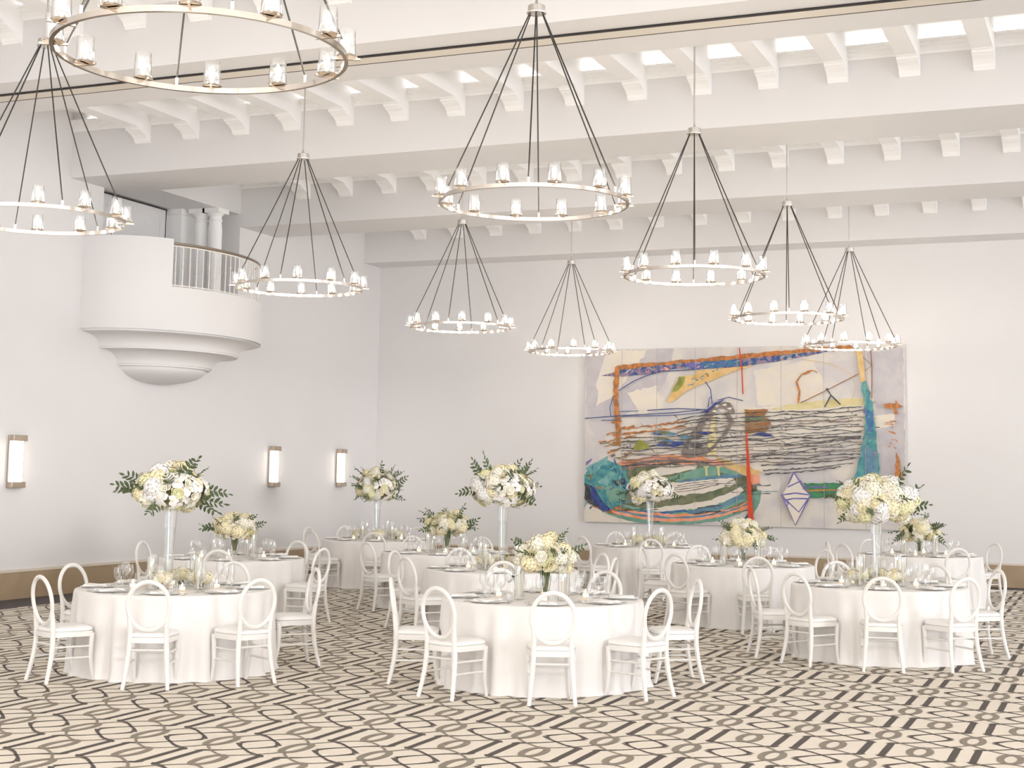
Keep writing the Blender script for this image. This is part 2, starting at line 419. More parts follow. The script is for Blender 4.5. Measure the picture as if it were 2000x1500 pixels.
for ci, ((cx, cy), off, lab) in enumerate(CH):
    x, y = cx*S_, cy*S_
    t = thing('chandelier', 'nickel ring ' + lab, 'chandelier', (x, y, RZ), 0, 'ring chandeliers in two rows')
    a0 = atan2(-y, -x) + RAD(off)
    b = M(NICK); n = 96
    rows = [[(r*cos(2*pi*k/n), r*sin(2*pi*k/n), z) for k in range(n)] for r, z in ((RR+.011,-.016),(RR+.011,.016),(RR-.011,.016),(RR-.011,-.016),(RR+.011,-.016))]
    b.grid(rows, wrap=True); b.build('ring', t)
    for k in range(12):
        a = a0 + RAD(15+30*k)
        lamp = bpy.data.objects.new('lamp', LM['lamp_holder']); COL.objects.link(lamp); lamp.parent = t
        lamp.location = (RR*cos(a), RR*sin(a), .024); lamp.rotation_euler = (0,0,a)
        for nm in ('bulb', 'glass_shade'):
            o = bpy.data.objects.new(nm, LM[nm]); COL.objects.link(o); o.parent = lamp
    b = M(SATIN); b.lathe([(0,-.02),(.082,-.02),(.084,-.012),(.072,-.010),(.072,.045),(.066,.05),(.014,.05),(.012,.09),(.009,.10)], 28); hub = b.build('hub', t, loc=(0,0,HH))
    b = M(SATIN); b.tube([(0,0,HH+.05),(0,0,ZC-RZ)], .0095, 8); b.lathe([(.01,-.03),(.065,-.03),(.07,0)], 20, (0,0,ZC-RZ)); b.build('rod', t)
    for k in range(6):
        a = a0 + RAD(60*k)
        p0 = Vector((.058*cos(a), .058*sin(a), HH-.015)); p1 = Vector((RR*cos(a), RR*sin(a), .055))
        b = M(CORD); b.tube([p0, p0.lerp(p1,.5)+Vector((0,0,-.006)), p1], .0064, 6); b.use(SATIN); b.tube([(p1.x,p1.y,.014),(p1.x,p1.y,.06)], .008, 8); b.build('cable', t)

# ------------------------------------------------------------------ painting
def painting():
    X0, X1, Z0, Z1 = -9.745, -3.585, .94, 4.315
    yf = YB - .07
    root = thing('abstract_painting', 'huge abstract painting in panels of grey, orange, teal and blue on the end wall', 'painting', ((X0+X1)/2, YB-.015, Z0))
    ox, oz = (X0+X1)/2, Z0
    cream = mat('painting ground', (.60, .57, .57), .7, noise=((.70, .655, .60), 1.6, 9, .06), bump=.04, bscale=8)
    b = M(cream); b.box((X0-ox, -.07, 0),(X1-ox, 0, Z1-Z0)); b.build('canvas', root, smooth=False)
    def P(zx, zy):
        u = (zx-118)/1789.; top = 92+(62-92)*u; bot = 1058+(1100-1058)*u
        v = (zy-top)/(bot-top); hl, hr = 966., 1038.
        t = u*hr/(hl+(hr-hl)*u)
        t = min(max(t, .001), .999); v = min(max(v, .001), .999)
        return (X0 + t*(X1-X0) - ox, Z1 - v*(Z1-Z0) - oz)
    C = {}
    def pm(n, c, c2=None, sc=9, con=.12):
        C[n] = mat('paint ' + n, c, .6, noise=(c2 or tuple(min(1,x*1.25+.02) for x in c), sc, 6, con))
    pm('orange', (.62,.22,.05), (.30,.13,.05), 14, .1); pm('pinkorange', (.78,.30,.13), (.85,.40,.30), 4); pm('blue', (.03,.10,.30), (.06,.20,.34), 8)
    pm('mosaic', (.03,.08,.24), (.32,.22,.30), 11, .05); pm('teal', (.04,.20,.26), (.10,.34,.33), 9); pm('green', (.05,.24,.10), (.04,.16,.09), 10)
    pm('olive', (.10,.13,.07), (.20,.21,.12), 8); pm('sage', (.13,.30,.22), (.20,.38,.30), 7); pm('ochre', (.66,.43,.15), (.74,.52,.25), 6)
    pm('pale', (.76,.69,.58), (.72,.66,.60), 5); pm('red', (.66,.07,.015), (.55,.05,.02), 20); pm('purple', (.12,.10,.36), (.20,.18,.42), 10)
    pm('brown', (.36,.15,.03), (.22,.12,.06), 9); pm('taupe', (.19,.155,.135), (.25,.21,.19), 8); pm('lemon', (.62,.55,.25), (.72,.62,.36), 6)
    pm('line', (.07,.065,.07), (.13,.12,.12), 10); pm('navy', (.02,.03,.17), (.05,.09,.27), 10); pm('lime', (.20,.22,.03), (.36,.36,.08), 5)
    pm('aqua', (.12,.34,.36), (.22,.45,.42), 8); pm('dark', (.03,.035,.04), (.08,.09,.10), 9); pm('seam', (.33,.31,.30)); pm('blueg', (.08,.18,.30), (.14,.28,.36), 8); pm('greyp', (.50,.47,.50), (.56,.53,.54), 5)
    b = MB(); st = {'d': .0712}
    def lay(): st['d'] += .00018; return -st['d']
    rnd = random.Random(3)
    def poly(n, pts, rough=0, sub=0):
        b.use(C[n]); y = lay(); q = []
        N = len(pts)
        for i in range(N):
            a, c = pts[i], pts[(i+1) % N]
            k = max(1, int(hypot(c[0]-a[0], c[1]-a[1])/22)) if rough else 1
            for j in range(k):
                q.append((a[0]+(c[0]-a[0])*j/k + rnd.uniform(-rough,rough), a[1]+(c[1]-a[1])*j/k + rnd.uniform(-rough,rough)))
        b.add([(P(*p)[0], y, P(*p)[1]) for p in q], [tuple(range(len(q)))])
    def line(n, pts, w, rough=0, taper=False):
        b.use(C[n]); y = lay(); q = []
        for i in range(len(pts)-1):
            a, c = pts[i], pts[i+1]; k = max(1, int(hypot(c[0]-a[0], c[1]-a[1])/18)) if (rough or taper) else 1
            for j in range(k): q.append((a[0]+(c[0]-a[0])*j/k, a[1]+(c[1]-a[1])*j/k + (rnd.uniform(-rough,rough) if j else 0)))
        q.append(pts[-1]); n_ = len(q); vs = []
        for i, p in enumerate(q):
            a = q[max(i-1,0)]; c = q[min(i+1,n_-1)]; l = hypot(c[0]-a[0], c[1]-a[1]) or 1
            nx, ny = -(c[1]-a[1])/l, (c[0]-a[0])/l
            ww = w*(.35+.9*rnd.random() if rough else 1)*(1-.8*i/n_ if taper else 1)/2
            for s in (1,-1):
                pp = P(p[0]+nx*ww*s, p[1]+ny*ww*s); vs.append((pp[0], y, pp[1]))
        b.add(vs, [(2*i, 2*i+1, 2*i+3, 2*i+2) for i in range(n_-1)])
    def band(n, cx, cy, rx, ry, a0, a1, w0, w1, rough=3, tilt=0):
        b.use(C[n]); y = lay(); N = 40; vs = []
        for i in range(N+1):
            t = i/N; a = RAD(a0+(a1-a0)*t); ww = (w0+(w1-w0)*t)*(min(1, 6*t+.15)*min(1, 6*(1-t)+.15))
            for s in (0, 1):
                r1 = 1 - s*ww/ry; px = cx + rx*(1-s*ww/rx)*cos(a); py = cy - ry*r1*sin(a) + (px-cx)*tilt
                pp = P(px+rnd.uniform(-rough,rough), py+rnd.uniform(-rough,rough)); vs.append((pp[0], y, pp[1]))
        b.add(vs, [(2*i, 2*i+2, 2*i+3, 2*i+1) for i in range(N)])
    # pale grounds
    poly('greyp', [(125,100),(620,88),(560,300),(330,480),(125,480)], 6)
    poly('pale', [(240,100),(470,95),(300,330),(180,420),(190,250)], 8); poly('pale', [(360,330),(520,300),(560,420),(430,470)], 8)
    poly('pale', [(1070,210),(1400,150),(1460,300),(1440,370),(1250,400),(1090,410)], 6); poly('greyp', [(1700,110),(1900,80),(1900,800),(1770,820),(1740,400)], 6)
    poly('pale', [(300,540),(640,510),(820,470),(1020,430),(1480,375),(1680,368),(1690,470),(1845,455),(1845,520),(1290,640),(1230,700),(1180,770),(1040,790),(1000,720),(700,690),(330,720)], 5)
    poly('pale', [(128,960),(330,990),(390,1064),(128,1056)], 0)
    poly('lemon', [(1360,390),(1480,375),(1680,366),(1682,405),(1480,420),(1290,432),(1160,430),(1240,408)], 3)
    # big oval, lower left
    poly('olive', [(610+480*cos(RAD(a)), 885-190*sin(RAD(a))) for a in range(0,360,12)], 4)
    band('pinkorange', 610, 890, 500, 205, 20, 175, 46, 60, 6); band('taupe', 600, 860, 400, 150, 30, 150, 12, 18, 5)
    poly('pale', [(430,790),(560,745),(760,735),(740,765),(560,800),(470,830)], 4)
    poly('sage', [(500,835),(700,775),(830,745),(900,760),(860,800),(640,830)], 5); poly('blueg', [(620,835),(860,800),(980,775),(1030,800),(900,820),(700,838)], 5)
    poly('sage', [(770,745),(900,750),(1000,790),(960,800),(840,770)], 4)
    poly('pale', [(430,850),(640,838),(960,812),(970,850),(860,890),(620,930),(420,945),(380,900)], 4)
    for k in range(4): line('line', [(520+40*k,905-16*k),(700,885-14*k),(870,850-8*k)], 4, 2)
    poly('olive', [(520,960),(640,915),(820,890),(1000,838),(1010,860),(900,900),(820,945),(640,965)], 6)
    poly('pale', [(440,985),(620,968),(830,935),(990,862),(1010,880),(930,945),(740,985),(540,1008)], 4)
    poly('sage', [(330,960),(520,1000),(760,985),(950,930),(1040,870),(1050,930),(900,990),(660,1025),(430,1015)], 5)
    poly('blue', [(430,990),(560,1002),(680,990),(700,1000),(560,1018),(440,1006)], 4); poly('blueg', [(690,1000),(860,965),(1000,900),(1010,925),(880,985),(720,1015)], 4)
    band('orange', 620, 885, 520, 172, 192, 262, 56, 40, 4); band('pinkorange', 620, 885, 490, 172, 225, 350, 50, 34, 5); band('pinkorange', 640, 900, 430, 160, 262, 340, 14, 26, 4)
    band('blueg', 620, 880, 470, 158, 200, 350, 10, 8, 3); band('sage', 610, 885, 500, 190, 218, 330, 22, 16, 3)
    poly('ochre', [(840,690),(1000,740),(1110,780),(1105,790),(1030,800),(930,760)], 5); poly('pinkorange', [(1040,790),(1100,800),(1095,850),(1060,870)], 4); poly('sage', [(1050,900),(1105,880),(1100,950),(1060,1020)], 4); poly('blue', [(990,1062),(1040,1000),(1050,1010),(1010,1064)], 3)
    for x in (800, 868): line('lemon', [(x,752),(x+4,800)], 12); line('lemon', [(x-12,752),(x+16,748)], 8)
    for k in range(40):
        a = rnd.uniform(150, 390); r = rnd.uniform(.55, 1)
        x, y = 610+480*r*cos(RAD(a)), 885-180*r*sin(RAD(a)); line(rnd.choice(['dark','line','blueg']), [(x,y),(x+rnd.uniform(40,150), y-rnd.uniform(0,26))], 5, 2)
    # teal and blue mass at the left
    poly('teal', [(125,775),(190,740),(260,710),(350,760),(370,850),(330,960),(230,1000),(150,930),(122,850)], 10)
    poly('aqua', [(130,760),(250,690),(240,730),(160,800)], 8); poly('dark', [(120,840),(150,850),(175,930),(220,985),(185,975),(135,950),(120,900)], 6)
    poly('navy', [(150,850),(180,870),(215,940),(270,985),(260,1005),(205,985),(165,930)], 5); poly('sage', [(230,860),(330,860),(350,930),(270,960)], 10)
    poly('aqua', [(190,840),(260,780),(300,790),(250,850)], 8); poly('orange', [(180,855),(232,868),(200,878)], 2); poly('purple', [(128,725),(165,705),(130,748)], 2)
    poly('dark', [(275,825),(345,815),(360,845),(300,862)], 4); poly('olive', [(125,800),(175,790),(160,830)], 5)
    for k in range(34):
        x, y = rnd.uniform(135,350), rnd.uniform(740,980); line(rnd.choice(['aqua','navy','sage','dark','blue']), [(x,y),(x+rnd.uniform(-25,40),y+rnd.uniform(-45,45))], 7, 3)
    # long bar along the top
    poly('mosaic', [(208,242),(290,218),(330,205),(560,178),(760,160),(1000,146),(1300,118),(1510,98),(1390,128),(1180,165),(1000,188),(760,205),(640,200),(560,212),(490,232),(330,243)], 2)
    poly('blue', [(775,158),(1000,145),(1005,178),(780,203)], 2); poly('purple', [(680,165),(770,158),(770,200),(690,200)], 4)
    for k in range(46):
        t = rnd.random(); x = 340+1040*t; y = 222-98*t; line(rnd.choice(['pinkorange','sage','purple','blueg','greyp']), [(x,y+rnd.uniform(-16,16)),(x+rnd.uniform(14,34), y+rnd.uniform(-22,8))], rnd.uniform(4,9), 1)
    poly('orange', [(286,192),(300,182),(600,158),(1000,122),(1400,84),(1600,71),(1645,82),(1640,96),(1400,106),(1000,146),(640,172),(330,206)], 4)
    poly('orange', [(284,190),(322,186),(314,250),(306,350),(318,480),(325,560),(318,640),(300,620),(292,520),(284,400),(280,300)], 5)
    for k in range(30):
        y = rnd.uniform(500,720); x = rnd.uniform(200,370); line(rnd.choice(['orange','brown','orange','olive']), [(x,y),(x+rnd.uniform(20,70),y-rnd.uniform(-6,16))], rnd.uniform(6,14), 4)
    for y0 in (540, 570): line('orange', [(330,y0),(480,y0-16),(690,y0-42)], 12, 5)
    poly('ochre', [(578,392),(610,330),(650,246),(742,236),(746,210),(1000,190),(1090,180),(960,216),(870,252),(770,292),(690,326),(615,388)], 2)
    poly('lime', [(610,335),(650,248),(690,246),(672,300),(640,330)], 4)
    for k in range(14):
        x = rnd.uniform(670,860); y = 300-.42*(x-670)+rnd.uniform(-20,10); line(rnd.choice(['teal','green','brown','blueg']), [(x,y),(x+rnd.uniform(8,22),y+rnd.uniform(-8,8))], 6, 1)
    # grey tree and yellow shaft
    poly('lemon', [(836,450),(852,450),(864,686),(806,686)], 2)
    poly('taupe', [(800,452),(858,398),(935,388),(968,442),(950,452),(915,425),(870,425),(840,470),(800,500),(775,560),(760,590),(716,600),(690,692),(660,672),(700,590),(750,520)], 4)
    poly('taupe', [(925,440),(950,490),(960,500),(905,585),(888,585),(930,505),(905,450)], 3); poly('taupe', [(680,660),(830,640),(890,580),(860,640),(800,690),(690,700)], 4)
    for (x,y) in ((862,412),(905,405),(890,440),(935,425),(850,440)): poly('pale', [(x-16,y),(x,y-8),(x+16,y-2),(x+4,y+8)], 2)
    # brown block and red spike
    poly('brown', [(1020,430),(1150,430),(1128,470),(1165,492),(1150,540),(1130,556),(1024,566)], 3); poly('olive', [(1024,470),(1128,468),(1130,492),(1024,500)], 3)
    poly('navy', [(1030,580),(1130,556),(1185,585),(1130,580),(1060,575)], 3)
    # wandering dark lines across the middle
    for k in range(17):
        y0 = 470+17*k; x = 330 if k > 5 else 640
        pts = [(x, y0+22)]
        while x < 1640:
            x += rnd.uniform(60,140); pts.append((x, y0+22-(x-330)*.05+rnd.uniform(-9,9)))
        if 6 < k < 13: pts = [p for p in pts if p[0] > 960 or p[0] < 700] if k % 2 else pts
        line(rnd.choice(['line','line','taupe','dark']), pts, rnd.uniform(4,9), 2.5)
    for k in range(90):
        x = rnd.uniform(340,1620); y = rnd.uniform(470,745)-(x-330)*.04; line('line', [(x,y),(x+rnd.uniform(-8,26),y+rnd.uniform(10,22))], 4, 1)
    for k in range(16):
        x = rnd.uniform(460,760); y = rnd.uniform(560,640); poly(rnd.choice(['blueg','navy','olive','line']), [(x,y),(x+40,y-10),(x+90,y-4),(x+50,y+8)], 3)
    for (x,y,l) in ((1130,790,420),(1120,770,500),(1060,690,360),(1240,628,420),(1110,742,520)): line('line', [(x,y),(x+l*.4,y-10),(x+l*.7,y-22),(x+l,y-42)], 8, 4)
    poly('lime', [(398,640),(432,598),(490,634),(484,650),(404,658)], 2)
    line('red', [(990,85),(998,145),(1003,190),(1010,345)], 7); poly('red', [(1024,562),(1034,562),(1070,1066),(1038,1064)], 1)
    # blue threads
    for pts, w in (([(125,481),(320,466),(640,448),(800,430)],5),([(320,443),(425,438)],4),([(475,436),(640,425),(800,432)],5),([(330,470),(640,462),(820,445)],4),([(270,472),(264,420),(286,352)],4),([(310,326),(400,270),(480,236),(560,216),(745,206)],5),([(800,275),(830,320),(838,400)],5),([(815,420),(822,370),(835,355)],4),([(870,380),(930,362),(1010,382)],5),([(218,492),(300,490)],4)):
        line('navy', pts, w)
    poly('navy', [(775,448),(815,425),(850,395),(905,370),(900,384),(850,412),(810,450)], 3)
    # right hand column, foot and bar
    poly('ochre', [(1640,92),(1672,108),(1690,230),(1692,280),(1668,275),(1652,190)], 4)
    poly('teal', [(1668,275),(1692,275),(1715,340),(1728,420),(1745,560),(1752,660),(1765,760),(1745,835),(1600,850),(1560,860),(1630,800),(1650,720),(1672,620),(1685,480),(1675,360)], 6)
    poly('blue', [(1680,420),(1728,440),(1738,560),(1700,560)], 8); poly('blueg', [(1680,640),(1740,650),(1755,780),(1680,820)], 10)
    for k in range(40):
        y = rnd.uniform(300,800); x = 1700+.05*(y-300)+rnd.uniform(-28,34); line(rnd.choice(['ochre','orange','aqua','sage']), [(x,y),(x+rnd.uniform(-14,14),y+rnd.uniform(-14,14))], 4, 1)
    poly('green', [(1345,840),(1580,838),(1650,830),(1560,920),(1380,920),(1370,880)], 3); line('orange', [(1310,882),(1400,880),(1560,880)], 9, 3); line('purple', [(1350,862),(1480,860)], 12, 3)
    poly('pale', [(1292,782),(1345,870),(1380,905),(1298,1070),(1226,905),(1262,850)], 0)
    for pts in ([(1292,780),(1348,872),(1382,906),(1298,1072),(1226,906)],[(1292,780),(1262,845)],[(1222,906),(1300,895),(1380,905)],[(1258,862),(1330,828),(1345,872)],[(1245,930),(1318,1000),(1378,915)],[(1240,935),(1290,925),(1370,926)],[(1232,915),(1262,955),(1248,965)]): line('purple', pts, 8)
    # ochre hook, thin red line, figure, right hand flames
    line('orange', [(1318,396),(1326,330),(1310,278),(1338,236),(1398,212),(1426,226)], 12, 3); line('brown', [(1332,394),(1480,322),(1655,232)], 5); line('brown', [(1722,95),(1728,200),(1725,370)], 6); line('brown', [(1680,140),(1728,185),(1690,215)], 4)
    line('ochre', [(1340,150),(1500,175),(1610,230),(1635,300),(1610,390)], 3)
    for pts in ([(1478,318),(1500,352),(1464,418)],[(1500,352),(1552,404)]): line('dark', pts, 8)
    poly('dark', [(1472,312),(1486,312),(1486,326),(1472,326)], 1)
    poly('orange', [(1790,402),(1850,396),(1858,372),(1868,400),(1900,412),(1862,428),(1870,460),(1850,462),(1845,430),(1800,424)], 4); poly('orange', [(1855,668),(1874,720),(1888,800),(1870,828),(1848,810)], 4)
    for k in range(12):
        y = rnd.uniform(480,640); line('orange', [(1850+rnd.uniform(-60,12),y),(1850+rnd.uniform(-30,14),y+rnd.uniform(-10,14))], 7, 2)
    for x in (333,530,745,980,1224,1461,1689): line('seam', [(x,60),(x-3,1130)], 2.2)
    b.build('painted_design', root, smooth=False)
painting()
# ------------------------------------------------------------------ chairs
def chair_proto():
    t = thing('oval_back_chair', 'white chair', 'chair', (0,0,0), 0, 'white oval back chairs around the tables')
    # local frame: +Y is the front, rear legs meet the seat at y = 0
    lean = RAD(8.5); cz = .695; ax, az = .176, .203
    def back(x, z): return (x, -(z-.46)*math.tan(lean) if z > .46 else 0, z)
    n = 40; pts = [back(ax*sin(2*pi*k/n), cz - az*cos(2*pi*k/n)) for k in range(n)]
    b = M(CHAIRW); b.tube(pts, .0196, 8, closed=True, flat=.85, up=(0,1,.15)); b.build('back_ring', t)
    for s in (-1, 1):
        b = M(CHAIRW)
        P = [(.188*s,-.062,0),(.176*s,-.036,.10),(.165*s,-.012,.22),(.156*s,0,.34),(.152*s,0,.44),(.153*s,-.010,.53),(.163*s,-.020,.60)]
        b.tube(P, [.017,.019,.0215,.023,.0235,.022,.016], 8, flat=1.0); b.build('rear_leg', t)
        b = M(CHAIRW)
        P = [(.176*s,.385,0),(.178*s,.362,.10),(.182*s,.346,.20),(.188*s,.344,.31),(.190*s,.348,.415)]
        b.tube(P, [.015,.017,.020,.022,.023], 8); b.build('front_leg', t)
    def outline(k, d=0):
        w = 2*pi*k/36; c, s = cos(w), sin(w)
        e = .42; px = abs(c)**e*(1 if c >= 0 else -1); py = abs(s)**e*(1 if s >= 0 else -1)
        y = .178 + (.205-d)*py; hw = (.172 + .05*(y+.02)/.43) - d
        return px*hw, y
    b = M(CHAIRW)
    b.grid([[(*outline(k), .385) for k in range(36)], [(*outline(k), .43) for k in range(36)], [(*outline(k,.03), .432) for k in range(36)]], wrap=True)
    b.add([(*outline(k), .385) for k in range(36)], [tuple(range(35,-1,-1))]); b.build('seat_frame', t)
    b = M(SEATW); rows = []
    for d, z in ((.012,.431),(.004,.436),(.002,.448),(.008,.461),(.03,.472),(.07,.479),(.12,.482)): rows.append([(*outline(k,d), z) for k in range(36)])
    b.grid(rows, wrap=True); b.add(rows[-1], [tuple(range(36))]); b.build('seat_cushion', t)
    def st(p, q, r=.0115): b = M(CHAIRW); b.tube([p, q], r, 8, flat=.8); b.build('stretcher', t)
    st((-.15,0,.325),(.15,0,.325)); st((-.18,.346,.27),(.18,.346,.27))
    for s in (-1,1): st((.155*s,-.002,.30),(.185*s,.346,.30)); st((.164*s,-.012,.205),(.182*s,.346,.205))
    return t
CP = chair_proto()

TC = {1:(-8.2,11.65),2:(-4.85,12.5),3:(-2.4,16.0),4:(-10.45,16.05),5:(-11.37,21.77),6:(-8.78,18.88),7:(-6.74,16.02),8:(-6.97,22.65),9:(-4.53,18.78),10:(-2.82,22.81)}
TN = {1:'front left table',2:'front centre table',3:'front right table',4:'second left table',5:'far corner table',6:'mid left table',7:'second centre table',8:'table below the painting',9:'mid right table',10:'far right table'}
PH = {1:-64,2:-65,3:-80,4:-64,5:-65,6:-70,7:-66,8:-72,9:-69,10:-61}
CHA = {1:[(-64,1.3),(-112,1.3),(172,1.3),(-23,1.3),(47,1.3),(101,1.36)],
       2:[(-65,1.33),(-107,1.35),(-153,1.3),(-21,1.28),(33,1.4),(86,1.4),(128,1.4)],
       3:[(-80,1.3),(-118,1.3),(-43,1.28),(-154,1.3),(30,1.28),(119,1.27),(71,1.3)],
       4:[(-177,1.27),(-64,1.28),(-6,1.34),(83,1.28)],
       5:[(177,1.3),(-113,1.3),(-65,1.3),(142,1.3),(87,1.3)],
       6:[(-118,1.28),(136,1.34),(92,1.3)],
       7:[(-120,1.28),(134,1.4),(-66,1.28),(7,1.3),(48,1.3),(179,1.35)],
       8:[(-122,1.3),(-173,1.35),(132,1.3),(-72,1.34),(88,1.3)],
       9:[(179,1.3),(-113,1.3),(-69,1.34),(129,1.35),(88,1.3),(50,1.3)],
       10:[(-160,1.3),(-132,1.36),(132,1.28),(-61,1.35),(42,1.3)]}
SLOT = ['camera side','near right side','right side','far right side','far side','far left side','left side','near left side']
HT = .742; RT = .905
def slot(ti, az):
    c = TC[ti]; return int(round(((az - math.degrees(atan2(-c[1],-c[0]))) % 360)/45)) % 8
first = True
for ti, azs in CHA.items():
    used = {}
    for az, r in azs:
        s = slot(ti, az); w = SLOT[s]
        if s in used: w = w + ', second one'
        used[s] = 1
        a = RAD(az); c = TC[ti]
        loc = (c[0]+r*cos(a), c[1]+r*sin(a), 0); rz = a + pi/2 + random.uniform(-.04,.04)
        lab = 'white oval back chair on the %s of the %s' % (w, TN[ti])
        if first: CP.location = loc; CP.rotation_euler = (0,0,rz); CP['label'] = lab; first = False
        else: dup(CP, loc, rz, lab)

# ------------------------------------------------------------------ tables
def cloth(ti):
    c = TC[ti]; rg = random.Random(40+ti); n = 264
    ph = [rg.uniform(0,2*pi) for _ in range(6)]; nf = [rg.choice((17,19,21)), rg.choice((11,13)), rg.choice((27,29,31)), 5]
    chairs = [RAD(a) for a, r in CHA[ti]]
    def fold(w):
        return .55*sin(nf[0]*w+ph[0]+.6*sin(3*w+ph[4])) + .35*sin(nf[1]*w+ph[1]) + .25*sin(nf[2]*w+ph[2]+.8*sin(5*w+ph[5])) + .2*sin(nf[3]*w+ph[3])
    b = M(LINEN); rows = []
    for r, z in ((.0,0),(.3,0),(.6,0),(.84,0),(RT-.016,0),(RT-.006,-.002),(RT,-.008),(RT+.003,-.018)):
        rows.append([(max(r,.0001)*cos(2*pi*k/n), max(r,.0001)*sin(2*pi*k/n), HT+z) for k in range(n)])
    for z in (.70,.66,.60,.52,.44,.36,.28,.20,.12,.06,.02,.002):
        t = (HT-z)/HT; amp = .052*min(1, t*1.15)**.8; row = []
        for k in range(n):
            w = 2*pi*k/n; d = min([abs((w-a+pi) % (2*pi)-pi) for a in chairs])
            near = math.exp(-(d/.2)**2)
            f = fold(w); f = f*abs(f)**-.25 if abs(f) > 1e-3 else 0
            r = RT + .004 + .018*t*(1-near) + amp*f*(1-.45*near) + (.022*max(0, .05-z)/.05 if z < .05 else 0)*(1+.5*sin(9*w+ph[1]))
            row.append((r*cos(w), r*sin(w), z))
        rows.append(row)
    b.grid(rows[::-1], wrap=True)
    o = b.build('tablecloth', loc=(c[0], c[1], 0)); tag(o, 'white floor length tablecloth draping the round ' + TN[ti] + {4:', behind the front left one',7:', behind the front centre one'}.get(ti,''), 'tablecloth', 'white round tablecloths')
    o.data.set_sharp_from_angle(angle=RAD(75))
for ti in TC: cloth(ti)

# tableware prototypes (one mesh each)
def protos():
    d = {}
    b = M(CHINA); b.lathe([(0,.004),(.07,.004),(.085,.002),(.095,.004),(.155,.010),(.157,.012),(.154,.013),(.10,.009),(0,.008)], 36); d['dinner_plate'] = b.mesh('dinner_plate')
    b = M(NAPKIN)
    for i, (w, l, z) in enumerate(((.075,.115,.0),(.072,.112,.006),(.066,.108,.012))):
        rows = []
        for x in range(7): rows.append([(-w+2*w*x/6, -l+2*l*y/6, z+.006+.003*sin(x*1.3+y*.7+i)) for y in range(7)])
        b.grid(rows); b.grid([[(p[0],p[1],z) for p in rows[0]], rows[0]]); b.grid([rows[-1], [(p[0],p[1],z) for p in rows[-1]]])
        b.grid([[r[0] for r in rows], [(r[0][0],r[0][1],z) for r in rows]]); b.grid([[(r[-1][0],r[-1][1],z) for r in rows], [r[-1] for r in rows]])
    d['folded_napkin'] = b.mesh('folded_napkin')
    b = M(GLASS); b.lathe([(0,.002),(.036,.002),(.038,.004),(.012,.009),(.0045,.016),(.004,.095),(.008,.105),(.026,.122),(.039,.15),(.041,.175),(.036,.215),(.033,.235)], 20); d['red_wine_glass'] = b.mesh('wine_glass')
    b = M(GLASS); b.lathe([(0,.002),(.033,.002),(.035,.004),(.011,.009),(.004,.016),(.0038,.085),(.007,.095),(.022,.112),(.031,.138),(.031,.16),(.027,.205)], 20); d['white_wine_glass'] = b.mesh('wine_glass')
    b = M(GLASS); b.lathe([(0,.003),(.026,.003),(.030,.006),(.036,.05),(.037,.085),(.034,.115)], 20); b.lathe([(0,.012),(.027,.012)], 20); d['water_tumbler'] = b.mesh('water_tumbler')
    b = M(SILVER); b.tube([(0,-.095,.003),(0,-.03,.004),(0,.03,.008)], [.005,.0035,.003], 6, flat=.5)
    b.grid([[(-.011,.03,.008),(.011,.03,.008)],[(-.012,.055,.005),(.012,.055,.005)]]);
    for x in (-.010,-.0035,.0035,.010): b.tube([(x,.055,.005),(x,.09,.007)], .0018, 4)
    d['fork'] = b.mesh('fork')
    b = M(SILVER); b.tube([(0,-.11,.003),(0,-.01,.004)], .005, 6, flat=.6); b.grid([[(-.002,-.01,.003),(.007,-.01,.006)],[(-.003,.06,.003),(.008,.06,.006)],[(-.001,.105,.003),(.004,.112,.004)]]); d['knife'] = b.mesh('knife')
    # glass cylinder around a candle
    b = M(GLASS); b.lathe([(0,.004),(.038,.004),(.040,.008),(.040,.30),(.038,.30),(.038,.010),(0,.010)], 22); d['hurricane_glass'] = b.mesh('hurricane_glass')
    b = M(GLASS); b.lathe([(0,.003),(.028,.003),(.031,.006),(.034,.06),(.031,.06),(.028,.010)], 18); d['votive_glass'] = b.mesh('votive_glass')
    return d
TP = protos()
def put(name, mesh, loc, rz, label, cat, group):
    o = bpy.data.objects.new(name, TP[mesh] if isinstance(mesh, str) else mesh); COL.objects.link(o); o.location = loc; o.rotation_euler = (0,0,rz)
    return tag(o, label, cat, group)
